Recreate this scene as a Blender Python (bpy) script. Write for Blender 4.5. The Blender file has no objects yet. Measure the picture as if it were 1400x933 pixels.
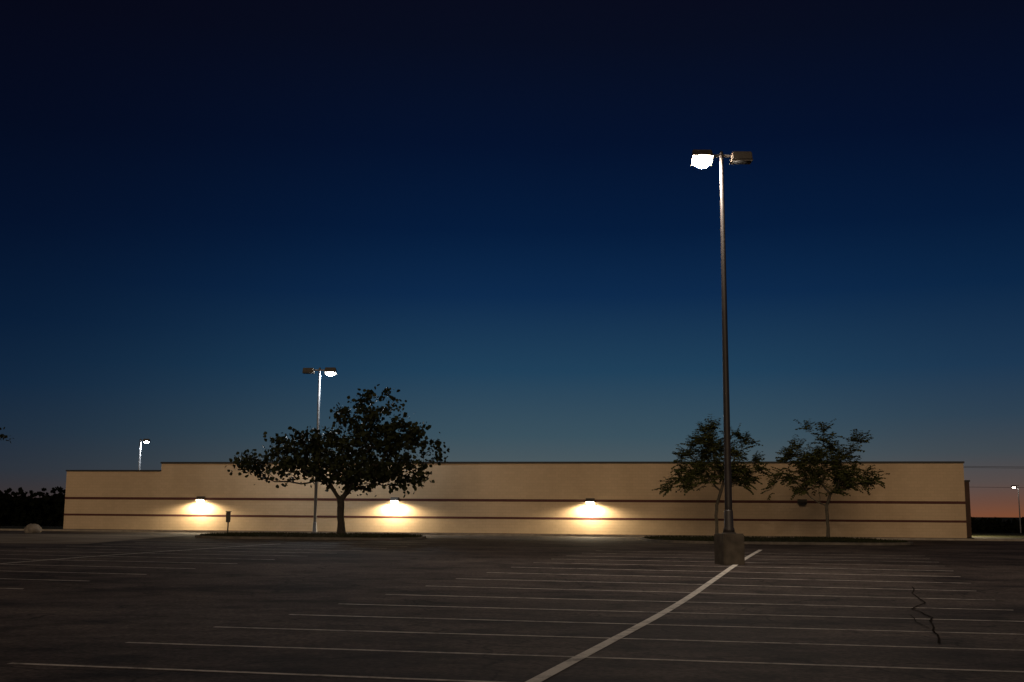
import bpy, bmesh, math, random
from mathutils import Vector, Matrix
from mathutils import noise as mn
scene = bpy.context.scene
rnd = random.Random(7)

# ------------------------------------------------------------ materials
def mat_base(name):
    m = bpy.data.materials.new(name); m.use_nodes = True
    nt = m.node_tree; b = nt.nodes["Principled BSDF"]
    return m, nt, b
def noise_mat(name, c1, c2, scale=5, rough=0.8, detail=6, bump=0.0, metallic=0.0, bscale=None, spec=0.5):
    m, nt, b = mat_base(name)
    tc = nt.nodes.new("ShaderNodeTexCoord")
    n = nt.nodes.new("ShaderNodeTexNoise"); n.inputs["Scale"].default_value = scale; n.inputs["Detail"].default_value = detail
    nt.links.new(tc.outputs["Object"], n.inputs["Vector"])
    r = nt.nodes.new("ShaderNodeValToRGB")
    r.color_ramp.elements[0].position = .3; r.color_ramp.elements[1].position = .7
    r.color_ramp.elements[0].color = (*c1, 1); r.color_ramp.elements[1].color = (*c2, 1)
    nt.links.new(n.outputs["Fac"], r.inputs["Fac"]); nt.links.new(r.outputs["Color"], b.inputs["Base Color"])
    b.inputs["Roughness"].default_value = rough; b.inputs["Metallic"].default_value = metallic
    b.inputs["Specular IOR Level"].default_value = spec
    if bump:
        n2 = nt.nodes.new("ShaderNodeTexNoise"); n2.inputs["Scale"].default_value = bscale or scale*6; n2.inputs["Detail"].default_value = 8
        nt.links.new(tc.outputs["Object"], n2.inputs["Vector"])
        bp = nt.nodes.new("ShaderNodeBump"); bp.inputs["Strength"].default_value = bump; bp.inputs["Distance"].default_value = .02
        nt.links.new(n2.outputs["Fac"], bp.inputs["Height"]); nt.links.new(bp.outputs["Normal"], b.inputs["Normal"])
    return m
def emis_mat(name, col, s):
    m, nt, b = mat_base(name)
    b.inputs["Base Color"].default_value = (*col, 1)
    b.inputs["Emission Color"].default_value = (*col, 1); b.inputs["Emission Strength"].default_value = s
    return m

def asphalt_mat():
    m, nt, b = mat_base("asphalt")
    N = nt.nodes.new; L = nt.links.new
    tc = N("ShaderNodeTexCoord")
    big = N("ShaderNodeTexNoise"); big.inputs["Scale"].default_value = .26; big.inputs["Detail"].default_value = 10; big.inputs["Roughness"].default_value = .74
    mp = N("ShaderNodeMapping"); mp.inputs["Rotation"].default_value = (0, 0, math.radians(14)); mp.inputs["Scale"].default_value = (.6, 1.3, 1)
    L(tc.outputs["Object"], mp.inputs["Vector"]); L(mp.outputs["Vector"], big.inputs["Vector"])
    r = N("ShaderNodeValToRGB"); e = r.color_ramp.elements
    e[0].position = .38; e[0].color = (.036, .027, .024, 1); e[1].position = .63; e[1].color = (.135, .105, .089, 1)
    L(big.outputs["Fac"], r.inputs["Fac"])
    fine = N("ShaderNodeTexNoise"); fine.inputs["Scale"].default_value = 14; fine.inputs["Detail"].default_value = 6
    L(tc.outputs["Object"], fine.inputs["Vector"])
    fr = N("ShaderNodeValToRGB"); fr.color_ramp.elements[0].position = .3; fr.color_ramp.elements[0].color = (.42, .42, .42, 1)
    fr.color_ramp.elements[1].position = .75; fr.color_ramp.elements[1].color = (1.55, 1.55, 1.55, 1)
    L(fine.outputs["Fac"], fr.inputs["Fac"])
    mul = N("ShaderNodeMix"); mul.data_type = 'RGBA'; mul.blend_type = 'MULTIPLY'; mul.inputs[0].default_value = 1
    L(r.outputs["Color"], mul.inputs[6]); L(fr.outputs["Color"], mul.inputs[7])
    sn = N("ShaderNodeTexNoise"); sn.inputs["Scale"].default_value = .9; sn.inputs["Detail"].default_value = 5; sn.inputs["Roughness"].default_value = .6
    L(tc.outputs["Object"], sn.inputs["Vector"])
    sr = N("ShaderNodeValToRGB"); sr.color_ramp.elements[0].position = .33; sr.color_ramp.elements[0].color = (.42, .42, .42, 1)
    sr.color_ramp.elements[1].position = .5; sr.color_ramp.elements[1].color = (1, 1, 1, 1); L(sn.outputs["Fac"], sr.inputs["Fac"])
    m3 = N("ShaderNodeMix"); m3.data_type = 'RGBA'; m3.blend_type = 'MULTIPLY'; m3.inputs[0].default_value = 1
    L(mul.outputs[2], m3.inputs[6]); L(sr.outputs["Color"], m3.inputs[7])
    dn = N("ShaderNodeTexNoise"); dn.inputs["Scale"].default_value = .7; dn.inputs["Detail"].default_value = 4
    L(tc.outputs["Object"], dn.inputs["Vector"])
    ad = N("ShaderNodeMix"); ad.data_type = 'RGBA'; ad.blend_type = 'LINEAR_LIGHT'; ad.inputs[0].default_value = .9
    L(tc.outputs["Object"], ad.inputs[6]); L(dn.outputs["Color"], ad.inputs[7])
    vo = N("ShaderNodeTexVoronoi"); vo.feature = 'DISTANCE_TO_EDGE'; vo.inputs["Scale"].default_value = .17
    L(ad.outputs[2], vo.inputs["Vector"])
    cr = N("ShaderNodeValToRGB"); cr.color_ramp.elements[0].position = .0; cr.color_ramp.elements[0].color = (.3, .3, .3, 1)
    cr.color_ramp.elements[1].position = .008; cr.color_ramp.elements[1].color = (1, 1, 1, 1)
    L(vo.outputs["Distance"], cr.inputs["Fac"])
    m2 = N("ShaderNodeMix"); m2.data_type = 'RGBA'; m2.blend_type = 'MULTIPLY'; m2.inputs[0].default_value = 1
    L(m3.outputs[2], m2.inputs[6]); L(cr.outputs["Color"], m2.inputs[7])
    L(m2.outputs[2], b.inputs["Base Color"])
    b.inputs["Roughness"].default_value = .85; b.inputs["Specular IOR Level"].default_value = .15
    bp = N("ShaderNodeBump"); bp.inputs["Strength"].default_value = .5; bp.inputs["Distance"].default_value = .01
    L(fine.outputs["Fac"], bp.inputs["Height"]); L(bp.outputs["Normal"], b.inputs["Normal"])
    return m

def block_wall_mat(name, c):
    m, nt, b = mat_base(name); N = nt.nodes.new; L = nt.links.new
    tc = N("ShaderNodeTexCoord"); sep = N("ShaderNodeSeparateXYZ"); com = N("ShaderNodeCombineXYZ")
    L(tc.outputs["Object"], sep.inputs[0])
    addxy = N("ShaderNodeMath"); addxy.operation = 'ADD'; L(sep.outputs[0], addxy.inputs[0]); L(sep.outputs[1], addxy.inputs[1])
    L(addxy.outputs[0], com.inputs[0]); L(sep.outputs[2], com.inputs[1])
    br = N("ShaderNodeTexBrick"); br.inputs["Scale"].default_value = 1; br.inputs["Brick Width"].default_value = .4; br.inputs["Row Height"].default_value = .2
    br.inputs["Mortar Size"].default_value = .008; br.inputs["Mortar Smooth"].default_value = .5
    br.inputs["Color1"].default_value = (*c, 1); br.inputs["Color2"].default_value = (*[x*.94 for x in c], 1); br.inputs["Mortar"].default_value = (*[x*.8 for x in c], 1)
    L(com.outputs[0], br.inputs["Vector"])
    n = N("ShaderNodeTexNoise"); n.inputs["Scale"].default_value = .25; n.inputs["Detail"].default_value = 6; n.inputs["Roughness"].default_value = .5
    mp = N("ShaderNodeMapping"); mp.inputs["Scale"].default_value = (1.6, 1.6, .35)
    L(tc.outputs["Object"], mp.inputs[0]); L(mp.outputs[0], n.inputs["Vector"])
    r = N("ShaderNodeValToRGB"); r.color_ramp.elements[0].position = .3; r.color_ramp.elements[0].color = (.84, .83, .82, 1)
    r.color_ramp.elements[1].position = .65; r.color_ramp.elements[1].color = (1, 1, 1, 1); L(n.outputs["Fac"], r.inputs["Fac"])
    mx = N("ShaderNodeMix"); mx.data_type = 'RGBA'; mx.blend_type = 'MULTIPLY'; mx.inputs[0].default_value = 1
    L(br.outputs["Color"], mx.inputs[6]); L(r.outputs["Color"], mx.inputs[7]); L(mx.outputs[2], b.inputs["Base Color"])
    b.inputs["Roughness"].default_value = .9; b.inputs["Specular IOR Level"].default_value = .2
    bp = N("ShaderNodeBump"); bp.inputs["Strength"].default_value = .25; bp.inputs["Distance"].default_value = .02
    L(br.outputs["Fac"], bp.inputs["Height"]); bp.invert = True; L(bp.outputs["Normal"], b.inputs["Normal"])
    return m

def paint_mat(name, c, wear):
    m, nt, b = mat_base(name); N = nt.nodes.new; L = nt.links.new
    tc = N("ShaderNodeTexCoord"); n = N("ShaderNodeTexNoise"); n.inputs["Scale"].default_value = 2.2; n.inputs["Detail"].default_value = 12; n.inputs["Roughness"].default_value = .8
    L(tc.outputs["Object"], n.inputs["Vector"])
    r = N("ShaderNodeValToRGB"); e = r.color_ramp.elements
    e[0].position = wear-.08; e[0].color = (.12, .10, .09, 1); e[1].position = wear+.16; e[1].color = (*c, 1)
    L(n.outputs["Fac"], r.inputs["Fac"]); L(r.outputs["Color"], b.inputs["Base Color"]); b.inputs["Roughness"].default_value = .8
    b.inputs["Specular IOR Level"].default_value = .2
    return m

M_asph = asphalt_mat()
M_grass = noise_mat("grass", (.014, .016, .007), (.035, .036, .016), 3, .95, bump=.8, bscale=30, spec=.1)
M_conc = noise_mat("concrete", (.08, .068, .055), (.15, .125, .10), 2, .9, bump=.3)
M_kerb = noise_mat("kerb_concrete", (.22, .19, .15), (.36, .31, .25), 2, .9, bump=.3)
M_base = noise_mat("weathered_concrete", (.06, .05, .04), (.13, .11, .085), 3, .9, bump=.4)
M_drive = noise_mat("pale_pavement", (.15, .12, .085), (.28, .225, .17), .5, .9, bump=.2, spec=.2)
M_wall = block_wall_mat("tan_block", (.62, .46, .295))
M_band = noise_mat("red_band_block", (.075, .022, .017), (.10, .032, .022), 3, .85)
M_cap = noise_mat("roof_coping", (.012, .010, .009), (.02, .017, .015), 3, .6)
M_dark = noise_mat("dark_wall", (.05, .028, .02), (.08, .045, .032), 1, .9)
M_pole = noise_mat("bronze_painted_steel", (.034, .028, .026), (.048, .041, .038), 2, .5, metallic=.2)
M_galv = noise_mat("pale_painted_steel", (.11, .11, .115), (.15, .15, .15), 2, .45, metallic=.2)
M_head = noise_mat("luminaire_housing", (.025, .019, .013), (.045, .034, .023), 6, .6)
M_line = paint_mat("stall_paint", (.74, .67, .60), .42)
M_cline = paint_mat("centre_paint", (.78, .73, .66), .36)
M_crack = noise_mat("crack", (.022, .019, .017), (.05, .042, .038), 3, 1, spec=0)
M_bark = noise_mat("bark", (.02, .016, .012), (.045, .036, .028), 8, .95, bump=.6)
M_bark2 = noise_mat("pale_bark", (.06, .05, .035), (.12, .10, .07), 8, .95, bump=.6)
M_leafA = noise_mat("dark_leaves", (.010, .014, .005), (.034, .040, .015), 1.2, .6, spec=.15)
M_leafB = noise_mat("locust_leaves", (.036, .044, .012), (.10, .105, .034), 1.2, .6, spec=.15)
M_far = noise_mat("far_foliage", (.004, .005, .003), (.009, .010, .006), .4, 1, spec=0)
M_rock = noise_mat("boulder_stone", (.14, .12, .10), (.34, .29, .23), 2.5, .9, bump=.6)
M_lens = emis_mat("lamp_lens", (1, .86, .72), 960)
M_lens2 = emis_mat("cool_lamp_lens", (.86, .93, 1), 1100)
M_lens3 = emis_mat("small_lamp_lens", (1, .9, .8), 60)
M_wlens = emis_mat("wall_lamp_lens", (1, .86, .6), 25)
M_glass = noise_mat("unlit_glass", (.04, .04, .04), (.07, .07, .07), 3, .2)

# ------------------------------------------------------------ helpers
def obj_from(name, verts, faces, mats, fm=None, smooth=False, parent=None):
    me = bpy.data.meshes.new(name); me.from_pydata(verts, [], faces)
    if not isinstance(mats, (list, tuple)): mats = [mats]
    for m in mats: me.materials.append(m)
    if fm: me.polygons.foreach_set("material_index", fm)
    if smooth: me.polygons.foreach_set("use_smooth", [True]*len(me.polygons))
    me.update()
    o = bpy.data.objects.new(name, me); scene.collection.objects.link(o)
    if parent: o.parent = parent
    return o
def empty(name, loc, rot=0, parent=None):
    e = bpy.data.objects.new(name, None); scene.collection.objects.link(e)
    e.location = loc; e.rotation_euler = (0, 0, rot)
    if parent: e.parent = parent
    return e
def box(name, cx, cy, z0, sx, sy, sz, mat, parent=None, bevel=0, taper=1.0, rot=0):
    bm = bmesh.new()
    bmesh.ops.create_cube(bm, size=1)
    for v in bm.verts:
        top = v.co.z > 0
        k = taper if top else 1
        v.co = Vector((v.co.x*sx*k, v.co.y*sy*k, (v.co.z+.5)*sz))
    if bevel: bmesh.ops.bevel(bm, geom=bm.edges[:], offset=bevel, segments=2, affect='EDGES')
    me = bpy.data.meshes.new(name); bm.to_mesh(me); bm.free(); me.materials.append(mat)
    o = bpy.data.objects.new(name, me); scene.collection.objects.link(o)
    o.location = (cx, cy, z0); o.rotation_euler = (0, 0, rot)
    if parent: o.parent = parent
    return o
def lathe(name, prof, mat, parent=None, seg=20, loc=(0, 0, 0)):
    v = []; f = []
    for r, z in prof:
        for i in range(seg):
            a = 2*math.pi*i/seg; v.append((r*math.cos(a), r*math.sin(a), z))
    for j in range(len(prof)-1):
        for i in range(seg):
            k = (i+1) % seg
            f.append((j*seg+i, j*seg+k, (j+1)*seg+k, (j+1)*seg+i))
    f.append(tuple(reversed(range(seg)))); f.append(tuple((len(prof)-1)*seg+i for i in range(seg)))
    o = obj_from(name, v, f, mat, parent=parent, smooth=False); o.location = loc
    for p in o.data.polygons[:-2]: p.use_smooth = True
    return o

# ------------------------------------------------------------ terrain
PTS = [(-400, .28), (0, .28), (15.3, .26), (20, .243), (22.8, .235), (25.3, .249), (27.8, .277), (30.3, .328), (32.8, .377), (35.3, .415),
       (37.8, .47), (40.3, .51), (45, .56), (53, .62), (60, .66), (70, .67), (106, .67), (200, -4), (300, -5), (9000, -5)]
def zraw(y):
    for (a, za), (b, zb) in zip(PTS, PTS[1:]):
        if y <= b: return za+(zb-za)*(y-a)/(b-a)
    return -5
ZT = {i: sum(zraw(i+d) for d in (-2, -1, 0, 1, 2))/5 for i in range(-400, 330)}
def gz(y):
    if y >= 320 or y < -399: return zraw(y)
    i = math.floor(y); t = y-i
    return ZT[i]*(1-t)+ZT[i+1]*t
def sheet(name, x0, x1, y0, y1, off, mat, xs=None):
    ys = list(range(y0, y1+1)); xs = xs or [x0, x1]
    v = [(x, y, gz(y)+off) for y in ys for x in xs]; nx = len(xs)
    f = [(j*nx+i, j*nx+i+1, (j+1)*nx+i+1, (j+1)*nx+i) for j in range(len(ys)-1) for i in range(nx-1)]
    return obj_from(name, v, f, mat)
ys = [-3000, -400]+list(range(-100, 320))+[400, 700, 1500, 4000]
v = []; f = []
for y in ys:
    for x in (-4000, 0, 4000): v.append((x, y, gz(y)))
for j in range(len(ys)-1):
    for i in (0, 1): f.append((j*3+i, j*3+i+1, j*3+i+4, j*3+i+3))
obj_from("ground", v, f, M_grass)
sheet("parking_lot", -70, 70, -60, 72, .006, M_asph)

def strip(pts, w, off):
    P = []
    for (x0, y0), (x1, y1) in zip(pts, pts[1:]):
        n = max(1, int(math.hypot(x1-x0, y1-y0)/.5))
        for i in range(n): P.append((x0+(x1-x0)*i/n, y0+(y1-y0)*i/n))
    P.append(pts[-1]); V = []; F = []
    for i, (x, y) in enumerate(P):
        a = P[max(0, i-1)]; b = P[min(len(P)-1, i+1)]
        dx, dy = b[0]-a[0], b[1]-a[1]; l = math.hypot(dx, dy); nx, ny = -dy/l*w/2, dx/l*w/2
        V += [(x+nx, y+ny, gz(y+ny)+off), (x-nx, y-ny, gz(y-ny)+off)]
    for i in range(len(P)-1): F.append((2*i, 2*i+1, 2*i+3, 2*i+2))
    return V, F
def join_strips(name, lst, mat):
    V = []; F = []
    for v, f in lst:
        o = len(V); V += v; F += [tuple(i+o for i in q) for q in f]
    return obj_from(name, V, F, mat)
S = []
for n in range(-4, 15):
    yL = 15.3+2.5*n; xL = -6.5+.29*2.5*n
    k = -.215
    x = (10.66+.28*(yL-k*xL-25.35))/(1-.28*k); y = yL+k*(x-xL)
    x += rnd.uniform(-.12, .12)
    S.append(strip([(xL+rnd.uniform(-.1, .1), yL), ((xL+x)/2, (yL+y)/2+rnd.uniform(-.04, .04)), (x, y)], .12, .012))
for n in range(-3, 11):
    yR = 31.1+2.5*n; xR = -11.1+.285*2.5*n
    S.append(strip([(xR-13.4, yR+13.4*.215), (xR, yR)], .11, .012))
join_strips("stall_markings", S, M_line)
join_strips("centre_line_marking", [strip([(-3.7, 0), (.3, 14), (4.3, 28), (11.2, 52.5)], .18, .018),
                                    strip([(-20.5, 24), (-17.7, 33), (-11, 56)], .11, .018)], M_cline)
def wob(pts, a, seed):
    R = random.Random(seed); out = []
    for (x0, y0), (x1, y1) in zip(pts, pts[1:]):
        n = max(1, int(math.hypot(x1-x0, y1-y0)/.6))
        for i in range(n): out.append((x0+(x1-x0)*i/n+R.uniform(-a, a), y0+(y1-y0)*i/n))
    return out+[pts[-1]]
cr = [strip(wob([(10.6, 31), (9.9, 29), (9.3, 26.5), (8.5, 24.9), (8.2, 23), (7.5, 21), (6.65, 18.4)], .04, 1), .035, .024)]
cr.append(strip(wob([(7.9, 23.4), (7.6, 22.1), (7.4, 20.9)], .03, 2), .02, .028))
join_strips("pavement_crack", cr, M_crack)

def island(name, pts, h=.14, w=.16):
    par = empty(name, (0, 0, 0))
    n = len(pts); cx = sum(p[0] for p in pts)/n; cy = sum(p[1] for p in pts)/n
    V = []; F = []
    ins = []
    for i, (x, y) in enumerate(pts):
        a = pts[i-1]; b = pts[(i+1) % n]; dx, dy = b[0]-a[0], b[1]-a[1]; l = math.hypot(dx, dy)
        nx, ny = -dy/l, dx/l
        xi, yi = x+nx*w, y+ny*w; ins.append((xi, yi))
        V += [(x, y, gz(y)), (x, y, gz(y)+h-.02), (x+nx*.03, y+ny*.03, gz(y)+h), (xi, yi, gz(yi)+h), (xi, yi, gz(yi)+h-.06)]
    for i in range(n):
        k = (i+1) % n
        for j in range(4): F.append((i*5+j, k*5+j, k*5+j+1, i*5+j+1))
    obj_from("kerb", V, F, M_conc, parent=par)
    mid = [((x+cx)/2, (y+cy)/2, gz((y+cy)/2)+h+.06) for x, y in ins]
    V = [(x, y, gz(y)+h-.03) for x, y in ins]+mid+[(cx, cy, gz(cy)+h+.12)]
    F = [(i, (i+1) % n, n+(i+1) % n, n+i) for i in range(n)]+[(n+i, n+(i+1) % n, 2*n) for i in range(n)]
    R = random.Random(int(cx*10)); nb = 4200
    for _ in range(nb):
        i = R.randrange(n); t = R.random(); s_ = R.random()**.5*.99
        ex = ins[i][0]*(1-t)+ins[(i+1) % n][0]*t; ey = ins[i][1]*(1-t)+ins[(i+1) % n][1]*t
        x = cx+(ex-cx)*s_; y = cy+(ey-cy)*s_; z = gz(y)+h+.08*(1-s_)
        a = R.uniform(0, 6.28); w_ = R.uniform(.02, .06); hh = R.uniform(.04, .13)
        o = len(V); V += [(x-w_*math.cos(a), y-w_*math.sin(a), z-.04), (x+w_*math.cos(a), y+w_*math.sin(a), z-.04), (x+R.uniform(-.05, .05), y+R.uniform(-.05, .05), z+hh)]
        F.append((o, o+1, o+2))
    obj_from("turf", V, F, M_grass, parent=par)
    return par
def rrect(x0, x1, y0, y1, r, skew=0):
    P = []
    for cx, cy, a0 in ((x1-r, y0+r, -90), (x1-r, y1-r, 0), (x0+r, y1-r, 90), (x0+r, y0+r, 180)):
        for i in range(7):
            a = math.radians(a0+15*i); P.append((cx+r*math.cos(a), cy+r*math.sin(a)-skew*(cx+r*math.cos(a)-x0)))
    return P
island("planting_island", rrect(-18, -4.9, 64, 72.5, 3.2, .1))
island("planting_island", rrect(7.5, 21.5, 61, 71.5, 3.5, .1))
sheet("driveway", -70, -19.5, 54, 72, .016, M_drive)

# ------------------------------------------------------------ building
C0 = Vector((-32.5, 85.0, .67)); C1 = Vector((28.85, 74.0, .67))
wl = (C1-C0).length; ang = math.atan2(C1.y-C0.y, C1.x-C0.x)
B = empty("retail_building", C0, ang)
xs = .119*wl
D = 42
def bbox(name, x0, x1, y0, y1, z0, z1, mat): return box(name, (x0+x1)/2, (y0+y1)/2, z0, x1-x0, y1-y0, z1-z0, mat, B)
bbox("main_wall", xs, wl, 0, D, -.3, 4.83, M_wall)
bbox("low_wing_wall", 0, xs-.002, .0, D, -.3, 4.27, M_wall)
bbox("roof_coping", xs-.06, wl+.06, -.06, D+.06, 4.83, 4.95, M_cap)
bbox("low_roof_coping", -.06, xs-.062, -.06, D+.06, 4.27, 4.37, M_cap)
bbox("upper_band", -.012, wl+.012, -.014, D, 2.25, 2.42, M_band)
bbox("lower_band", -.012, wl+.012, -.014, D, 1.08, 1.22, M_band)
bbox("plinth", -.02, wl+.02, -.03, D, -.3, .12, M_dark)
bbox("rear_wing", wl+.02, wl+2.1, 9, D, -.3, 3.9, M_dark)
bbox("rear_wing_coping", wl+.02, wl+2.16, 8.94, D, 3.9, 4.02, M_cap)
def w2(x, y):
    c, s = math.cos(ang), math.sin(ang)
    return (C0.x+x*c-y*s, C0.y+x*s+y*c)
P = [w2(-8, -2.6), w2(wl+6, -2.0)]
V, F = strip(P, .16, .13)
nV = len(V); kv = []; kf = []
for i in range(0, nV, 2):
    top_out = V[i+1]; top_in = V[i]
    kv += [(top_out[0], top_out[1], top_out[2]-.2), top_out, top_in, (top_in[0], top_in[1], top_in[2]-.2)]
for i in range(nV//2-1):
    for j in range(3): kf.append((4*i+j, 4*i+4+j, 4*i+5+j, 4*i+1+j))
obj_from("kerb", kv, kf, M_kerb)
p0, p1 = w2(-30, -2.7), w2(wl+40, -1.7)
obj_from("service_lane", [(p0[0], 71.5, gz(71)+.009), (p1[0], 60, gz(60)+.009), (p1[0], p1[1], .68), (p0[0], p0[1], .68)], [(0, 1, 2, 3)], M_asph)

def wall_x(px):
    r = (px-700)/1601
    s = (r*85+32.5)/(61.35+11*r); return s*wl
def wall_lamp(x, lit, z=2.33):
    wx, wy = w2(x, 0)
    E = empty("wall_lamp", (wx, wy, .67+z), ang)
    V = [(-.3, -.01, .17), (.3, -.01, .17), (.26, -.2, .15), (-.26, -.2, .15),
         (-.3, -.01, -.14), (.3, -.01, -.14), (.3, -.31, -.04), (-.3, -.31, -.04)]
    F = [(0, 3, 2, 1), (0, 1, 5, 4), (3, 7, 6, 2), (0, 4, 7, 3), (1, 2, 6, 5), (4, 5, 6, 7)]
    obj_from("housing", V, F, M_head, parent=E)
    V = [(-.26, -.04, -.16), (.26, -.04, -.16), (.26, -.29, -.075), (-.26, -.29, -.075), (-.19, -.08, -.28), (.19, -.08, -.28), (.19, -.23, -.23), (-.19, -.23, -.23)]
    obj_from("lens", V, [(0, 1, 2, 3), (0, 4, 5, 1), (1, 5, 6, 2), (2, 6, 7, 3), (3, 7, 4, 0), (4, 7, 6, 5)], M_wlens if lit else M_glass, parent=E)
    if lit:
        l = bpy.data.lights.new("wall_lamp_light", 'SPOT'); l.energy = 900; l.color = (1, .82, .54)
        l.spot_size = math.radians(174); l.spot_blend = .35; l.shadow_soft_size = .14
        o = bpy.data.objects.new("light", l); scene.collection.objects.link(o); o.parent = E
        o.location = (0, -.58, -.14); o.rotation_euler = (math.radians(-6), 0, 0)
for px, lit in ((275, True), (541, True), (809, True), (1100, False)): wall_lamp(wall_x(px), lit)

rx, ry = w2(wl+2.1, 14)
E = empty("wall_lamp", (rx, ry, 3.6), ang-math.pi/2+math.pi)
box("housing", 0, -.16, -.1, .4, .28, .25, M_head, E, bevel=.03)
box("lens", 0, -.18, -.2, .3, .2, .1, M_wlens, E, bevel=.02)
l = bpy.data.lights.new("wall_lamp_light", 'SPOT'); l.energy = 2500; l.color = (1, .78, .5); l.spot_size = math.radians(160); l.shadow_soft_size = .1
o = bpy.data.objects.new("light", l); scene.collection.objects.link(o); o.parent = E; o.location = (0, -.6, -.3)

# ------------------------------------------------------------ street lamps
def dome(name, rx, ry, rz, mat, parent, loc):
    V = []; F = []; n = 20; m = 7
    for j in range(m+1):
        t = math.pi/2*j/m
        for i in range(n):
            a = 2*math.pi*i/n
            V.append((rx*math.cos(t)*math.cos(a), ry*math.cos(t)*math.sin(a), -rz*math.sin(t)))
    for j in range(m):
        for i in range(n):
            k = (i+1) % n; F.append((j*n+i, (j+1)*n+i, (j+1)*n+k, j*n+k))
    F.append(tuple(range(n)))
    o = obj_from(name, V, F, mat, parent=parent, smooth=True); o.location = loc; return o
def street_lamp(loc, top, heads, base=True, polemat=M_pole, lens=M_lens, sc=1.0, r0=.13, r1=.07, rot=0, lr=(.27, .2, .15)):
    E = empty("street_lamp", loc, rot); zb = 0
    if base:
        bo = box("concrete_base", 0, 0, -.1, .78, .78, 1.15, M_base, E, bevel=.035); bo.rotation_euler = (0, 0, math.radians(16)); zb = 1.05
    box("base_plate", 0, 0, zb, .42, .42, .04, polemat, E, bevel=.01)
    lathe("base_cover", [(.2, zb+.04), (.19, zb+.16), (.16, zb+.22), (r0+.02, zb+.75), (r0+.003, zb+.8)], polemat, E)
    H = top-loc[2]
    lathe("pole", [(r0, zb+.04), (r0*.98, zb+1), ((r0+r1)/2, (zb+H)/2), (r1, H-.05), (r1*.6, H)], polemat, E, 24)
    for i, a in enumerate((0, 90, 180, 270)):
        lathe("anchor_bolt_%d" % i, [(.02, zb+.04), (.02, zb+.1)], polemat, E, 6, (.17*math.cos(math.radians(a+45)), .17*math.sin(math.radians(a+45)), 0))
    for side, lit, tilt in heads:
        box("arm_%d" % side, side*.2*sc, 0, H-.22, .42*sc, .09, .09, polemat, E, bevel=.01)
        G = empty("luminaire_%d" % side, (side*.71*sc, 0, H-.2), 0, E); G.rotation_euler = (math.radians(-tilt), 0, 0)
        box("head", 0, 0, -.16, .74*sc, .52*sc, .30*sc, M_head, G, bevel=.03, taper=.93)
        box("door_frame", 0, 0, -.20, .76*sc, .54*sc, .038, M_head, G, bevel=.008)
        if lit: dome("lens", lr[0]*sc, lr[1]*sc, lr[2]*sc, lens, G, (0, 0, -.202))
        else: dome("lens", .3*sc, .21*sc, .03, M_glass, G, (0, 0, -.202))
    return E
street_lamp((7.5, 40.2, gz(40.2)), 15.15, [(-1, True, 28), (1, False, 0)], lr=(.32, .28, .27))
street_lamp((-13.06, 78, .67), 11.85, [(1, True, 12), (-1, False, 0)], base=False, polemat=M_galv, lens=M_lens2, r0=.11, r1=.08, sc=1.05)
street_lamp((-52.2, 163, gz(163)), 12.0, [(1, True, 12)], base=True, polemat=M_galv, lens=M_lens2, sc=1.2, r1=.12, r0=.17)
street_lamp((87.2, 200, gz(200)), 7.4, [(-1, True, 0)], base=True, polemat=M_galv, lens=M_lens3, sc=1.0)

def wires():
    par = empty("utility_line", (0, 0, 0))
    xa, xb = 25, 95
    for j, (z, dy) in enumerate(((8.0, 0), (7.9, .8), (5.7, 0))):
        V = []; F = []; n = 40; r = .018
        for i in range(n+1):
            t = i/n; x = xa+(xb-xa)*t; zz = z-.5*4*t*(1-t)*.8
            for k in range(4): V.append((x, 130+dy+r*math.cos(k*math.pi/2), zz+r*math.sin(k*math.pi/2)))
        for i in range(n):
            for k in range(4): F.append((i*4+k, i*4+(k+1) % 4, i*4+4+(k+1) % 4, i*4+4+k))
        obj_from("wire_%d" % j, V, F, M_head, parent=par)
    lathe("pole_far", [(.16, gz(130)-.2), (.11, 8.3)], M_bark, par, 10, (xb, 130.4, 0))
    lathe("pole_near", [(.16, gz(130)-.2), (.11, 8.1)], M_bark, par, 10, (xa, 130.4, 0))
wires()

# ------------------------------------------------------------ small post + boulder
px = -387/1601*71
E = empty("sign_post", (px, 71, gz(71)+.1))
lathe("post", [(.045, -.2), (.045, 1.0)], M_head, E, 10)
box("cabinet", 0, 0, .72, .24, .2, .62, M_head, E, bevel=.02)
box("cap", 0, 0, 1.34, .3, .26, .05, M_head, E, bevel=.01)
bm = bmesh.new(); bmesh.ops.create_icosphere(bm, subdivisions=4, radius=1)
for v_ in bm.verts:
    k = 1+.22*mn.noise(v_.co*1.3+Vector((3, 1, 7)))+.07*mn.noise(v_.co*4)
    v_.co = Vector((v_.co.x*.52*k, v_.co.y*.42*k, v_.co.z*.36*k))
me = bpy.data.meshes.new("boulder"); bm.to_mesh(me); bm.free(); me.materials.append(M_rock)
o = bpy.data.objects.new("boulder", me); scene.collection.objects.link(o); o.location = (-30.6, 75, .9)

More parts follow.
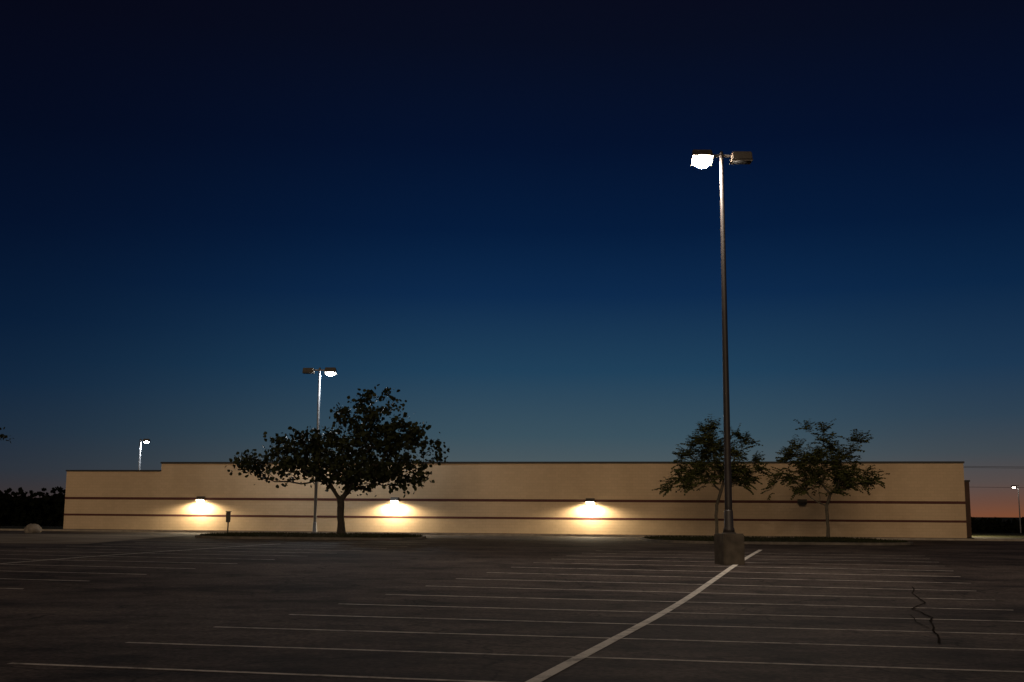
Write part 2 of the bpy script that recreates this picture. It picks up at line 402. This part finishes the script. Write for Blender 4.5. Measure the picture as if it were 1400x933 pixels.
# ------------------------------------------------------------ trees
def tree(name, base, trunk_h, lobes, n, seed, leafmat, bark, rtip, mode, leaves, size, trunk_r, lean=0, spread=.45, floor=None):
    R = random.Random(seed); base = Vector(base)
    nodes = [Vector((0, 0, -.15))]; par = [-1]; path = [0.]
    k = 6
    for i in range(1, k+1):
        t = i/k
        nodes.append(Vector((lean*t+R.uniform(-.03, .03), R.uniform(-.03, .03), trunk_h*t))); par.append(i-1); path.append(path[-1]+trunk_h/k)
    T0 = len(nodes)-1; top = nodes[T0]
    vols = [l[3]*l[4]*l[5] for l in lobes]; A = []
    while len(A) < n:
        l = R.choices(lobes, vols)[0]
        p = Vector((R.gauss(0, 1), R.gauss(0, 1), R.gauss(0, 1))).normalized()*(R.random()**(1/2.3))
        p = Vector((l[0]+p.x*l[3], l[1]+p.y*l[4], l[2]+p.z*l[5]))
        if floor and p.z < floor(p): continue
        A.append(p)
    A.sort(key=lambda p: (p-top).length)
    tips = []
    for p in A:
        best = None; bc = 1e9
        for i in range(T0-1, len(nodes)):
            d = (nodes[i]-p).length
            c = d+.33*path[i]
            if nodes[i].z > p.z+.3: c += (nodes[i].z-p.z)*.8
            if c < bc: bc = c; best = i
        s = nodes[best]; L = (p-s).length; m = max(1, int(L/.38)); cur = best
        for j in range(1, m+1):
            t = j/m; q = s.lerp(p, t)+Vector((0, 0, -.13*L*math.sin(math.pi*t)*.6))
            if j < m: q += Vector([R.uniform(-.05, .05) for _ in range(3)])
            nodes.append(q); par.append(cur); path.append(path[cur]+L/m); cur = len(nodes)-1
        tips.append(cur)
    cnt = [0]*len(nodes)
    for t in tips:
        i = t
        while i >= 0: cnt[i] += 1; i = par[i]
    mx = cnt[0]; ex = math.log(trunk_r/rtip)/math.log(mx)
    rad = [rtip*max(1, c)**ex for c in cnt]
    rad[0] *= 1.45; rad[1] *= 1.12
    V = []; F = []; FM = []
    def tube(a, b, ra, rb, sd):
        d = (b-a).normalized(); u = d.orthogonal().normalized(); w = d.cross(u); o = len(V)
        b = b+d*rb*.3
        for P_, r in ((a, ra), (b, rb)):
            for i in range(sd):
                an = 2*math.pi*i/sd; V.append(tuple(P_+u*r*math.cos(an)+w*r*math.sin(an)))
        for i in range(sd):
            k2 = (i+1) % sd; F.append((o+i, o+k2, o+sd+k2, o+sd+i)); FM.append(0)
    for i in range(1, len(nodes)):
        rp = rad[par[i]] if par[i] <= T0 and i <= T0 else min(rad[par[i]], rad[i]*1.25)
        tube(nodes[par[i]], nodes[i], rp, rad[i], 10 if i <= T0 else (6 if rad[i] > .04 else 4))
    def leaf(c, d, n_, L, W):
        s = d.cross(n_).normalized(); o = len(V)
        V.extend([tuple(c), tuple(c+d*L*.3+s*W*.5+n_*.02), tuple(c+d*L*.65+s*W*.42), tuple(c+d*L), tuple(c+d*L*.65-s*W*.42), tuple(c+d*L*.3-s*W*.5+n_*.02)])
        F.append((o, o+1, o+2, o+3, o+4, o+5)); FM.append(1)
    def rv(): return Vector((R.gauss(0, 1), R.gauss(0, 1), R.gauss(0, 1))).normalized()
    for t in tips:
        c = nodes[t]; out = (c-top).normalized()
        if mode == 'broad':
            m = int(leaves*R.uniform(.5, 1.4))
            for _ in range(m):
                off = rv()*abs(R.gauss(0, spread)); off.z *= .55
                nrm = (Vector((0, 0, .6))+rv()*.9).normalized(); d = (out*.6+rv()+Vector((0, 0, -.3))).normalized()
                s_ = size*R.uniform(.6, 1.25); leaf(c+off, d, nrm, s_, s_*.85)
        else:
            for _ in range(int(leaves*R.uniform(.6, 1.4))):
                d = (out*.8+rv()*.8+Vector((0, 0, .15))).normalized(); q = c+rv()*spread*R.random()
                Lf = R.uniform(.5, .9)
                for j in range(7):
                    d = (d+Vector((0, 0, -.1))).normalized(); q = q+d*Lf/7
                    sd = d.cross(Vector((0, 0, 1))).normalized()
                    for sg in (-1, 1):
                        dd = (sd*sg+d*.35+rv()*.35+Vector((0, 0, -.3))).normalized()
                        leaf(q, dd, (Vector((0, 0, 1))+rv()*.6).normalized(), size*R.uniform(.8, 1.2), size*.6)
    o = obj_from(name, V, F, [bark, leafmat], FM); o.location = base; return o

tree("shade_tree", (-10.2, 70.5, gz(70.5)+.2), 2.0,
     [(1.8, 0, 6.2, 2.7, 2.4, 2.3), (-3.5, 0, 4.3, 2.9, 2.6, 1.45), (3.8, 0, 4.7, 2.2, 2.4, 2.1), (0, 0, 4.5, 3.4, 2.9, 1.9), (1.9, 0, 7.9, 1.2, 1.1, .95), (1.5, 0, 3.6, 3.6, 2.5, 1.0), (-2.0, 0, 5.5, 2.1, 1.6, 1.1), (-5.3, 0, 4.1, 1.3, 1.3, .6)],
     430, 12, M_leafA, M_bark, .012, 'broad', 23, .25, .21, lean=-.1, spread=.46,
     floor=lambda p: 2.5+.06*abs(p.x))
def locust(x, y, seed, w=1.0, h=1.0):
    tree("locust_tree", (x, y, gz(y)+.15), 1.9,
         [(-.3*w, 0, 5.0*h, 1.5*w, 1.4, 1.5*h), (-2.0*w, 0, 3.3*h, 1.3*w, 1.1, .8*h), (1.9*w, 0, 3.5*h, 1.4*w, 1.1, .8*h), (0, 0, 3.5*h, 1.7*w, 1.4, 1.0*h), (1.4*w, 0, 5.0*h, 1.3*w, 1.1, .9*h), (-1.5*w, 0, 4.7*h, .9*w, .9, .7*h)],
         88, seed, M_leafB, M_bark2, .012, 'pinnate', 11, .17, .095, spread=.3)
locust(12.15, 69, 5); locust(18.7, 69, 23, 1.05, 1.0)
tree("shade_tree", (-29.6, 60, gz(60)), 2.2, [(0, 0, 4.9, 3.2, 2.8, 1.6), (.3, 0, 5.8, 2.3, 2, 1.0)], 110, 31, M_leafA, M_bark, .012, 'broad', 30, .2, .15,
     floor=lambda p: 5.2-.6*(3.4-p.x) if p.x > 1.5 else 2.6)

V = []; F = []
R = random.Random(3)
def clump(x, y, zt, w):
    z0 = gz(y)-.5
    for _ in range(int(26)):
        a = R.uniform(0, 6.28); r = R.random()**.5*w
        h = z0+(zt-z0)*(R.random()**.6)*(1-.25*(r/w)**2)
        c = Vector((x+r*math.cos(a), y+r*math.sin(a), h)); s = R.uniform(.25, .6)
        for __ in range(4):
            d = Vector((R.gauss(0, 1), R.gauss(0, 1)*.6, R.gauss(0, 1))).normalized()*s; e = Vector((R.gauss(0, 1), R.gauss(0, 1)*.6, R.gauss(0, 1))).normalized()*s
            o = len(V); V.extend([tuple(c-d), tuple(c+e), tuple(c+d*.9), tuple(c-e*.8)]); F.append((o, o+1, o+2, o+3))
def treeline(x0, x1, y, zt):
    x = x0
    while x < x1:
        hh = zt+.9*mn.noise(Vector((x*.11, y, 0)))+R.uniform(-.3, .3)
        for k in range(3): clump(x+R.uniform(-1, 1), y+R.uniform(0, 10), hh, 2.0)
        x += 1.1
    o = len(V); n = int((x1-x0)/2)
    for i in range(n+1):
        xx = x0+(x1-x0)*i/n
        V.extend([(xx, y+6, gz(y)-1), (xx, y+6, zt-1.4+.9*mn.noise(Vector((xx*.11, y, 0)))+R.uniform(-.3, .3))])
    for i in range(n): F.append((o+2*i, o+2*i+2, o+2*i+3, o+2*i+1))
treeline(-110, -50, 180, 5.6)
treeline(70, 150, 240, 1.9)
obj_from("distant_treeline", V, F, M_far)

# ------------------------------------------------------------ sky
w = bpy.data.worlds.new("World"); scene.world = w; w.use_nodes = True
nt = w.node_tree; N = nt.nodes.new; L = nt.links.new
bg = nt.nodes["Background"]; bg.inputs["Strength"].default_value = 1
def lin(c): return tuple(((v/255)/12.92 if v/255 <= .04045 else ((v/255+.055)/1.055)**2.4) for v in c)
tc = N("ShaderNodeTexCoord"); sp = N("ShaderNodeSeparateXYZ"); L(tc.outputs["Generated"], sp.inputs[0])
def ramp(stops):
    r = N("ShaderNodeValToRGB"); cr = r.color_ramp; cr.interpolation = 'LINEAR'
    while len(cr.elements) < len(stops): cr.elements.new(.5)
    for e, (p, c) in zip(cr.elements, stops): e.position = p; e.color = (*lin(c), 1)
    return r
mz = N("ShaderNodeMath"); mz.operation = 'MULTIPLY'; mz.inputs[1].default_value = 2; mz.use_clamp = True; L(sp.outputs[2], mz.inputs[0])
rc = ramp([(0, (100, 84, 78)), (.03, (90, 88, 88)), (.075, (76, 88, 93)), (.13, (58, 81, 94)), (.24, (32, 65, 91)), (.37, (13, 42, 77)), (.48, (5, 28, 61)), (.62, (4, 18, 46)), (.78, (7, 13, 32)), (.95, (10, 9, 23)), (1, (8, 8, 20))])
rw = ramp([(0, (122, 74, 50)), (.02, (106, 72, 58)), (.05, (86, 74, 71)), (.1, (64, 72, 79)), (.16, (46, 65, 82)), (.24, (28, 55, 82)), (.37, (11, 38, 70)), (.48, (5, 26, 57)), (.62, (4, 16, 43)), (.78, (6, 12, 31)), (1, (8, 8, 20))])
rl = ramp([(0, (66, 48, 44)), (.025, (54, 48, 50)), (.06, (42, 48, 58)), (.12, (30, 45, 62)), (.2, (17, 38, 62)), (.3, (8, 28, 55)), (.45, (4, 17, 42)), (.6, (4, 11, 31)), (.78, (6, 8, 23)), (1, (8, 8, 18))])
for r in (rc, rw, rl): L(mz.outputs[0], r.inputs[0])
def mr(a, b):
    m = N("ShaderNodeMapRange"); m.inputs[1].default_value = a; m.inputs[2].default_value = b; m.interpolation_type = 'SMOOTHSTEP'; L(sp.outputs[0], m.inputs[0]); return m
m1 = mr(-.46, .0); m2 = mr(.15, .42)
x1 = N("ShaderNodeMix"); x1.data_type = 'RGBA'; L(m1.outputs[0], x1.inputs[0]); L(rl.outputs[0], x1.inputs[6]); L(rc.outputs[0], x1.inputs[7])
x2 = N("ShaderNodeMix"); x2.data_type = 'RGBA'; L(m2.outputs[0], x2.inputs[0]); L(x1.outputs[2], x2.inputs[6]); L(rw.outputs[0], x2.inputs[7])
L(x2.outputs[2], bg.inputs["Color"])

# low warm fill added in place of unseen lot lights behind the camera
s = bpy.data.lights.new("lot_fill", 'SUN'); s.energy = .66; s.angle = math.radians(40); s.color = (1, .74, .47)
so = bpy.data.objects.new("lot_fill", s); scene.collection.objects.link(so)
so.rotation_euler = Vector((.12, 1, -math.tan(math.radians(20)))).to_track_quat('-Z', 'Y').to_euler()

# ------------------------------------------------------------ camera
cam = bpy.data.cameras.new("camera"); co = bpy.data.objects.new("camera", cam); scene.collection.objects.link(co)
cam.lens = 40.6; cam.sensor_width = 36; cam.clip_end = 10000
co.matrix_world = Matrix.Translation((0, 0, 2.24)) @ Matrix.Rotation(math.radians(98.41), 4, 'X') @ Matrix.Rotation(math.radians(.4), 4, 'Z')
scene.camera = co
scene.view_settings.view_transform = 'Standard'
